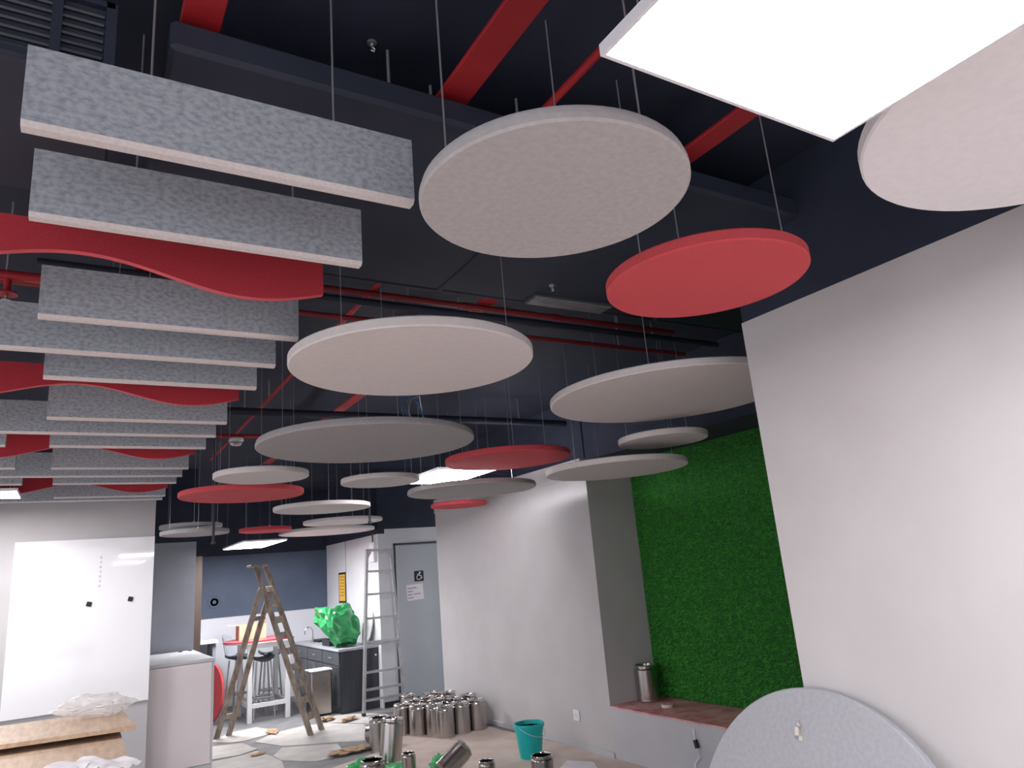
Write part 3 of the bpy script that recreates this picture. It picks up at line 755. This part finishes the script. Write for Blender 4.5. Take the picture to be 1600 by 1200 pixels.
floor_sheet('grey sheet with a pointed corner, lowest of the torn sheets', c7([(-40, 580), (270, 512), (410, 470), (545, 518), (600, 552), (640, 680), (0, 760)]), M_SHEET, .005, 5)
floor_sheet('dusty grey sheet between the stepladder and the open cans', c7([(530, 510), (612, 442), (1036, 414), (1090, 478), (1010, 520), (860, 553), (600, 546)]), M_SHEET, .005, 6)
floor_sheet('thin pale dust sheet reaching toward the kitchen counter', c7([(960, 246), (1020, 190), (1240, 175), (1420, 180), (1500, 240), (1250, 255)]), M_SHEET, .003, 9)
o = MB().bbox(-3.5, -3.8, 0, 2.3, 4.6, .004, .001).build('floor_sheet', M_BOARD, None, loc=(0, 0, .0005)); tag(o, 'unseen brown hardboard sheet added on the open floor in front of the cans', 'floor sheet', 'protective sheets on the floor')  # out-of-view sheet laid to bounce light up onto the discs
for i, (px, py, sx, sy, sz, lb) in enumerate(((550, 1176, .20, .10, .05, 'torn brown cardboard crumpled on the floor by the green plastic'), (545, 1127, .12, .06, .045, 'torn cardboard scrap near the foot of the aluminium ladder'),
        (512, 1126, .10, .07, .05, 'pale cardboard scrap by the kitchen counter corner'), (425, 1145, .16, .05, .018, 'thin torn card strip between the ladder feet'), (405, 1180, .05, .07, .02, 'small dark torn card scrap among the grey sheets'))):
    q = PZ(px, py, 0); crumple('card_scrap', lb, 'cardboard scrap', (q.x, q.y, .007), sx*.9, sy, sz*.35, M_KRAFT, i*3.3+.7, 3, .9, 2.4, rotz=.5*i, facet=True)

# ================================================================== WOODEN STEPLADDER
F1 = PZ(357, 1150, 0); F2 = PZ(338, 1154, 0); F3 = PZ(486, 1150, 0); F4 = PZ(503, 1141, 0)
yT = 8.95
Ta = PY(400, 886, yT); Tb = PY(415, 885, yT+.14)
t = thing('wooden_stepladder', 'paint-worn wooden stepladder spread open before the red table', 'ladder', (0, 0, 0))
ru = (Tb-Ta).normalized()
F3w, F4w = F3, F4
MB().beam(F3w+Vector((0, 0, .0)), Ta, .056, .034, (1, 0, 0)).build('front_rail', M_LADW, t)
MB().beam(F4w, Tb, .056, .034, (1, 0, 0)).build('front_rail', M_LADW, t)
for k in range(9):
    u = .1+.095*k*1.0
    a, b_ = F3w.lerp(Ta, u), F4w.lerp(Tb, u)
    MB().beam(a, b_, .075, .022, (F3w-Ta)).build('tread', M_LADW, t)
H1, H2 = F3w.lerp(Ta, .86), F4w.lerp(Tb, .86)
F1w, F2w = F1, F2
MB().beam(F1w, H2+Vector((-.03, 0, 0)), .058, .03, (1, 0, 0)).build('rear_rail', M_LADW, t)
MB().beam(F2w, H1+Vector((-.03, 0, 0)), .058, .03, (1, 0, 0)).build('rear_rail', M_LADW, t)
for u in (.14, .8):
    MB().beam(F1w.lerp(H2, u), F2w.lerp(H1, u), .03, .05, (1, 0, 0)).build('rear_bar', M_LADW, t)
mid = (Ta+Tb)/2
mb = MB().bbox(-.12, -.06, 0, .07, .2, .028, .004); mb.build('top_board', M_LADW, t, loc=(Ta.x+.05, Ta.y, max(Ta.z, Tb.z)-.005))
MB().beam(H1+Vector((-.03, 0, .02)), H2+Vector((-.03, 0, .02)), .05, .02, (1, 0, 0)).build('hinge_bar', M_ALU, t)
pr_ = F3w.lerp(Ta, .22)

# ================================================================== ALUMINIUM LADDER
AY = 9.28
al = PY(568, 1112, AY-.06); al.z = 0
L0 = PZ(568, 1112, 0); R0_ = L0+Vector((.52, .0, 0)); 
LT0 = PY(573, 860, DY-.16); LT1 = PY(610, 859, DY-.16)
L0 = Vector((PY(568, 1105, DY-.30).x, DY-.30, 0)); R0_ = Vector((PY(633, 1095, DY-.30).x, DY-.30, 0))
t = thing('aluminium_ladder', 'tapered aluminium ladder standing before the grey door', 'ladder', (0, 0, 0))
MB().beam(L0, LT0, .028, .06, (1, 0, 0)).build('rail', M_ALU, t)
MB().beam(R0_, LT1, .028, .06, (1, 0, 0)).build('rail', M_ALU, t)
MB().beam(LT0+Vector((-.02, 0, 0)), LT1+Vector((.02, 0, 0)), .07, .03, (0, 1, 0)).build('top_cap', M_ALU, t)
for py in (894, 930, 967, 1003, 1007, 1047, 1072, 1087):
    u = (1109-py)/(1109-860)
    MB().beam(L0.lerp(LT0, u), R0_.lerp(LT1, u), .055, .026, (0, 1, 0)).build('rung', M_ALU, t)
for P_, Q_ in ((L0, LT0), (R0_, LT1)):
    MB().beam(P_+Vector((0, 0, .0)), P_.lerp(Q_, .02), .034, .066, (1, 0, 0)).build('rubber_foot', M_BLACK, t)
    MB().beam(Q_+Vector((0, -.0, -.11)), Q_+Vector((.05 if P_ is L0 else -.05, 0, -.02)), .02, .02, (0, 1, 0)).build('corner_brace', M_ALU, t)

# ================================================================== KITCHEN COUNTER
kx0, ky0, ky1 = 2.97, 9.54, 11.78; KH = .775
units = 3; ul = (ky1-ky0)/units
names = ['charcoal drawer unit at the end of the kitchen counter', 'charcoal drawer unit in the middle of the kitchen counter', 'charcoal drawer unit deepest in the kitchen corner']
for i in range(units):
    y0 = ky0+i*ul; y1 = y0+ul
    t = thing('kitchen_cabinet', names[i], 'cabinet', (kx0, y0, 0), None, 'kitchen base cabinets')
    MB().bbox(.018, .001, .0, KX-kx0-.002, ul-.001, KH-.032, .002).build('body', M_KIT, t)
    dr_ = MB().bbox(0, .006, KH-.20, .017, ul-.006, KH-.04, .003).build('drawer', M_KIT, t)
    MB().bbox(-.016, ul/2-.06, KH-.125, -.001, ul/2+.06, KH-.113, .003).build('handle', M_ALU, dr_)
    for j in (0, 1):
        d_ = MB().bbox(0, .006+j*ul/2, .07, .017, ul/2-.003+j*(ul/2-.003), KH-.21, .003).build('cabinet_door', M_KIT, t)
        yh = ul/2+(-.04 if j == 0 else .04)
        MB().bbox(-.016, yh-.006, KH-.34, -.001, yh+.006, KH-.23, .003).build('handle', M_ALU, d_)
    if i == 0: MB().lathe([(0, 0), (.014, 0), (.014, .004), (0, .005)], 12).build('cam_cover', M_WHITE, t, loc=(PY(587, 1023, ky0).x-kx0, .0, PY(587, 1023, ky0).z), rot=(PI/2, 0, 0))
o = MB().bbox(kx0-.012, ky0-.012, KH-.031, KX-.002, ky1, KH, .004).build('worktop', M_TOPK); tag(o, 'grey stone worktop running over the charcoal drawer units', 'worktop')
# sink tray and tap
q = PZ(505, 1005, KH)
t = thing('sink_bowl', 'black sink bowl on the grey worktop beside the green bag', 'sink', (3.2, 10.32, KH))
MB().bbox(-.17, -.17, .001, .17, .17, .012, .003).box(-.17, -.17, .012, -.15, .17, .085).box(.15, -.17, .012, .17, .17, .085).box(-.15, -.17, .012, .15, -.15, .085).box(-.15, .15, .012, .15, .17, .085).build('bowl', M_BLACK, t)
MB().lathe([(0, 0), (.02, 0), (.02, .004), (0, .004)], 14).build('drain', M_ALU, t, loc=(0, 0, .012))
q = PX(489, 1001, 3.12)
t = thing('tap', 'curved chrome kitchen tap behind the sink bowl', 'tap', (3.12, min(q.y, 11.6), KH))
MB().lathe([(0, 0), (.024, 0), (.024, .02), (.014, .03), (.014, .06), (0, .06)], 18).build('tap_base', M_STEELP, t, True)
pts = [(0, 0, .05), (0, 0, .16)]+[(-.06+.06*math.cos(a), 0, .16+.06*math.sin(a)) for a in [PI*k/8 for k in range(1, 9)]]+[(-.12, 0, .12)]
MB().tube(pts, .011, 10).build('spout', M_STEELP, t, True)
MB().tube([(0, .012, .05), (0, .05, .07)], .006, 8).build('lever', M_STEELP, t, True)
t = thing('soap_tray', 'flat black tray lying on the worktop behind the sink', 'tray', (3.26, 11.3, KH))
MB().bbox(-.1, -.16, .001, .1, .16, .03, .008).build('tray', M_BLACK, t)
# green bag
def bagbias(q):
    q = Vector([math.copysign(abs(c)**.75, c) for c in q]); w_ = 1-.25*max(0, -q.z)+.05*q.z
    if q.x < 0 and q.z > 0: q.x *= 1.12
    return Vector((q.x*w_-.28*q.z, q.y*w_+.10*q.z, q.z))
gb = PY(528, 1010, 9.86)
t = crumple('green_bag', 'big crumpled green plastic bag over an item on the worktop', 'plastic bag', (3.10, 9.88, KH+.001), .26, .22, .27, M_BAG, 9.4, 4, .42, 1.5, bias=bagbias, part='bag', facet=True)
t.rotation_euler = (0, -.0, .2)
# white oval tray leaning on the side wall
t = thing('oval_tray', 'white oval panel leaning on the wall behind the green bag', 'panel', (KX-.10, 9.80, KH+.001), (0, .2, 0))
n = 48; vs = []
for d_ in (0, .015):
    for k in range(n): a = 2*PI*k/n; vs.append((d_, .17*math.cos(a), .24+.24*math.sin(a)))
MB().add(vs, [tuple(range(n))[::-1], tuple(range(n, 2*n))]+[(k, (k+1) % n, n+(k+1) % n, n+k) for k in range(n)]).build('oval_panel', M_WHITE, t)
MB().box(-.006, -.05, .2, 0, .05, .22).build('grip', M_FRAME, t)
# steel pedal bin
q = PZ(490, 1117, 0)
t = thing('steel_bin', 'square brushed steel bin with a white-edged lid by the counter', 'bin', (2.78, 9.80, 0))
MB().bbox(-.13, -.13, .012, .13, .13, .53, .012).build('body', M_STEEL, t)
MB().bbox(-.14, -.14, .532, .14, .14, .55, .006).build('lid', M_WHITE, t)
MB().bbox(-.125, -.125, 0, .125, .125, .012, .003).build('base', M_BLACK, t)
MB().bbox(-.16, -.04, .545, -.13, .04, .56, .004).build('lid_tab', M_WHITE, t)
# yellow sign, electrical box on the side wall
a, b2 = PX(530, 895, KX), PX(542, 942, KX)
t = thing('wall_notice', 'tall yellow notice in a black frame on the kitchen side wall', 'sign', (KX-.012, (a.y+b2.y)/2, (a.z+b2.z)/2))
hy, hz = abs(a.y-b2.y)/2*1.0, (a.z-b2.z)/2
MB().bbox(0, -hy, -hz, .012, hy, hz, .002).build('frame', M_BLACK, t)
MB().box(-.002, -hy+.03, -hz+.03, .001, hy-.03, hz-.03).build('notice_sheet', M_YEL, t)
for k in range(7): MB().box(-.003, -hy+.06, hz-.07-k*.045, -.001, hy-.06-.02*(k % 3), hz-.062-k*.045).build('printed_line', M_BROWN, t)
a, b2 = PX(571, 845, KX), PX(586, 880, KX)
t = thing('junction_box', 'white electrical box high on the kitchen wall end', 'electrical box', (KX-.05, DY+.13, 1.98))
MB().bbox(0, -.09, -.14, .05, .09, .12, .006).build('box', M_WHITE, t)
MB().bbox(-.004, -.075, -.12, .0, .075, .10, .002).build('cover', M_FRAME, t)
MB().tube([(.025, 0, .12), (.025, 0, .25)], .01, 8).build('conduit', M_SLAT, t)
# door signs
a, b2 = PY(646, 892, DY), PY(661, 908, DY)
t = thing('access_sign', 'black square wheelchair access sign on the grey door', 'sign', ((a.x+b2.x)/2, DY-.027, (a.z+b2.z)/2))
hs = (b2.x-a.x)/2*1.02
MB().bbox(-hs, 0, -hs, hs, .004, hs, .001).build('plate', M_BLACK, t)
k = hs/.07
ic = MB()
pts = [(-.006+.030*math.cos(x), -.0015, -.018+.030*math.sin(x)) for x in [math.radians(100+20*i) for i in range(14)]]
ic.tube([(x*k, y, z*k) for x, y, z in pts], .0055*k, 6)
ic.tube([(x*k, -.0015, z*k) for x, z in ((-.004, .03), (.004, .006), (.03, .006), (.040, -.036))], .0065*k, 6)
ic.tube([(x*k, -.0015, z*k) for x, z in ((-.03, .022), (-.006, .03), (.018, .036), (.028, .048))], .0055*k, 6)
ic.build('wheelchair_symbol', M_WHITE, t)
MB().lathe([(0, 0), (.010*k, 0), (.010*k, .003), (0, .003)], 16).build('symbol_head', M_WHITE, t, loc=(.008*k, 0, .050*k), rot=(PI/2, 0, 0))
a, b2 = PY(634, 914, DY), PY(661, 936, DY)
t = thing('door_notice', 'white printed notice below the wheelchair sign on the door', 'notice', ((a.x+b2.x)/2, DY-.025, (a.z+b2.z)/2), (0, -.05, 0))
hx, hz = (b2.x-a.x)/2, (a.z-b2.z)/2
MB().box(-hx, 0, -hz, hx, .0012, hz).build('paper', M_PAPER, t)
for j, (x0, x1) in enumerate(((.0, .6), (0, .32), (0, .3), (.36, .8), (0, .34))):
    zz_ = hz-.04-.042*[0, 1, 2, 2, 3][j]
    MB().box(-hx+.012+x0*2*hx, -.0008, zz_-.012, -hx+.012+x1*2*hx*.95, 0, zz_).build('printed_line', M_INK, t)

# ================================================================== BAR TABLE, STOOLS
TZ = .975
tx0, tx1, ty0, ty1 = 1.98, 2.45, 10.06, 10.72
t = thing('bar_table', 'high bar table with a red top on a white frame behind the stepladder', 'table', (0, 0, 0))
pl = []
for k in range(25): a = PI/2+PI*k/24; pl.append((2.10+.39*math.cos(a), 10.39+.43*math.sin(a)))
pl += [(2.48, 9.96), (2.52, 10.0), (2.52, 10.78), (2.48, 10.82)]
MB().prism(pl, TZ-.022, TZ).build('table_top', M_TABR, t)
MB().prism([(x*.985+.034, y) for x, y in pl], TZ-.034, TZ-.022).build('top_edge', M_WHITE, t)
for x in (tx0, tx1):
    for y in (ty0, ty1): MB().bbox(x-.028, y-.028, 0, x+.028, y+.028, TZ-.034, .004).build('leg', M_WHITE, t)
for y in (ty0, ty1):
    MB().box(tx0+.028, y-.015, TZ-.10, tx1-.028, y+.015, TZ-.034).build('apron', M_WHITE, t); MB().box(tx0+.028, y-.018, .17, tx1-.028, y+.018, .22).build('stretcher', M_WHITE, t)
for x in (tx0, tx1):
    MB().box(x-.015, ty0+.028, TZ-.10, x+.015, ty1-.028, TZ-.034).build('apron', M_WHITE, t); MB().box(x-.018, ty0+.028, .17, x+.018, ty1-.028, .22).build('stretcher', M_WHITE, t)
def stool(label, x, y, rz, back=False, sh=.70, M=M_STOOL):
    t = thing('bar_stool', label, 'stool', (x, y, 0), (0, 0, rz), 'bar stools')
    vs = []; N = 10
    for k in range(2):
        for j in range(N+1):
            for i in range(N+1):
                u, v = i/N*2-1, j/N*2-1
                s_ = 1/max(1, (abs(u)**4+abs(v)**4)**.25)
                vs.append((u*.15*s_, v*.16*s_, sh+.05*u*u+.03*max(0, v)**2-(.014 if k else 0)))
    fs = []; W = (N+1)**2
    for j in range(N):
        for i in range(N):
            a = j*(N+1)+i; q = (a, a+1, a+N+2, a+N+1); fs.append(q); fs.append(tuple(x_+W for x_ in q[::-1]))
    bd = [i for i in range(N+1)]+[j*(N+1)+N for j in range(1, N+1)]+[N*(N+1)+i for i in range(N-1, -1, -1)]+[j*(N+1) for j in range(N-1, 0, -1)]
    for i in range(len(bd)): a, b_ = bd[i], bd[(i+1) % len(bd)]; fs.append((a, a+W, b_+W, b_))
    MB().add(vs, fs).build('seat', M, t, True)
    for sx in (-1, 1):
        for sy in (-1, 1): MB().tube([(sx*.09, sy*.09, sh-.008), (sx*.135, sy*.15, 0)], .012, 8).build('leg', M_ALU, t, True)
    c = .12
    for p, q in (((-c, -c+.01, .25), (c, -c+.01, .25)), ((c, -c+.01, .25), (c, c-.01, .25)), ((c, c-.01, .25), (-c, c-.01, .25)), ((-c, c-.01, .25), (-c, -c+.01, .25))):
        MB().tube([p, q], .009, 8).build('footrest_bar', M_ALU, t, True)
    if back:
        vs = []; N = 10
        for k in range(2):
            for j in range(N+1):
                for i in range(N+1):
                    u, v = i/N*2-1, j/N
                    wd_ = .13*(1-.25*v*v)
                    vs.append((u*wd_, .16+.07*v-.06*u*u+(.014 if k else 0), sh+.03+.30*v*(1-.12*u*u)))
        W = (N+1)**2; fs = []
        for j in range(N):
            for i in range(N):
                a = j*(N+1)+i; q = (a, a+1, a+N+2, a+N+1); fs.append(q); fs.append(tuple(x_+W for x_ in q[::-1]))
        bd = [i for i in range(N+1)]+[j*(N+1)+N for j in range(1, N+1)]+[N*(N+1)+i for i in range(N-1, -1, -1)]+[j*(N+1) for j in range(N-1, 0, -1)]
        for i in range(len(bd)): a, b_ = bd[i], bd[(i+1) % len(bd)]; fs.append((a, a+W, b_+W, b_))
        MB().add(vs, fs).build('backrest', M_WALLC, t, True)
stool('dark shell bar stool under the red table, closer to the white cabinet', 2.20, 10.39, .0)
stool('dark shell bar stool under the red table, closer to the kitchen counter', 2.44, 11.0, .0)
stool('white backed bar stool at the rounded end of the red table', 2.03, 11.06, .9, True)
# cardboard box and bottle on the table
q = PY(392, 997, 10.45)
t = thing('cardboard_box', 'open cardboard box with a raised flap on the red table', 'box', (q.x, 10.45, TZ))
bw, bd_, bh = .17, .12, .19
MB().box(-bw, -bd_, .001, bw, bd_, .006).box(-bw, -bd_, .006, -bw+.005, bd_, bh).box(bw-.005, -bd_, .006, bw, bd_, bh).box(-bw+.005, -bd_, .006, bw-.005, -bd_+.005, bh).box(-bw+.005, bd_-.005, .006, bw-.005, bd_, bh).build('carton', M_CARD, t)
MB().add([(-bw, -bd_, bh), (-bw, bd_, bh), (-bw-.14, bd_-.01, bh+.02), (-bw-.14, -bd_+.01, bh+.02), (-bw, -bd_, bh-.004), (-bw, bd_, bh-.004), (-bw-.14, bd_-.01, bh+.016), (-bw-.14, -bd_+.01, bh+.016)],
    [(0, 1, 2, 3), (7, 6, 5, 4), (0, 3, 7, 4), (1, 5, 6, 2), (2, 6, 7, 3), (0, 4, 5, 1)]).build('flap', M_CARD, t)
MB().add([(bw, -bd_, bh), (bw, bd_, bh), (bw-.02, bd_, bh+.09), (bw-.02, -bd_, bh+.09), (bw-.004, -bd_, bh), (bw-.004, bd_, bh), (bw-.024, bd_, bh+.09), (bw-.024, -bd_, bh+.09)],
    [(0, 1, 2, 3), (7, 6, 5, 4), (0, 3, 7, 4), (1, 5, 6, 2), (2, 6, 7, 3), (0, 4, 5, 1)]).build('flap', M_CARD, t)
q = PY(413, 996, 10.42)
t = thing('dark_bottle', 'small dark bottle standing beside the cardboard box', 'bottle', (max(q.x, 2.4), 10.42, TZ))
MB().lathe([(0, 0), (.026, 0), (.027, .01), (.027, .075), (.014, .09), (.014, .1), (0, .1)], 18).build('body', M_STOOL, t, True)
MB().lathe([(0, .1), (.017, .1), (.017, .122), (0, .122)], 18).build('cap', M_BLACK, t, True)
# white side counter on the far left and the red disc standing under it
o = thing('side_counter', 'white side counter reaching past the grey pillar', 'counter', (1.2, 11.3, 0))
MB().bbox(-.5, -.1, .93, .58, .48, .975, .004).build('counter_top', M_WHITE, o); MB().box(-.5, .0, 0, .12, .48, .93).build('body', M_CABT, o)
MB().box(.52, -.02, 0, .56, .44, .93).build('support_panel', M_WALLC, o)
q = PZ(338, 1116, 0)
t = thing('red_disc', 'red round panel standing on edge behind the white cabinet', 'acoustic panel', (1.56, 10.60, .002), (0, .06, .30))
n = 56; vs = []
for d_ in (0, .03):
    for k in range(n): a = 2*PI*k/n; vs.append((d_, .36*math.cos(a), .36+.36*math.sin(a)))
MB().add(vs, [tuple(range(n))[::-1], tuple(range(n, 2*n))]+[(k, (k+1) % n, n+(k+1) % n, n+k) for k in range(n)]).build('felt_panel', M_REDD, t)
MB().box(-.006, -.03, .34, 0, .03, .38).build('bracket', M_BRACK, t)
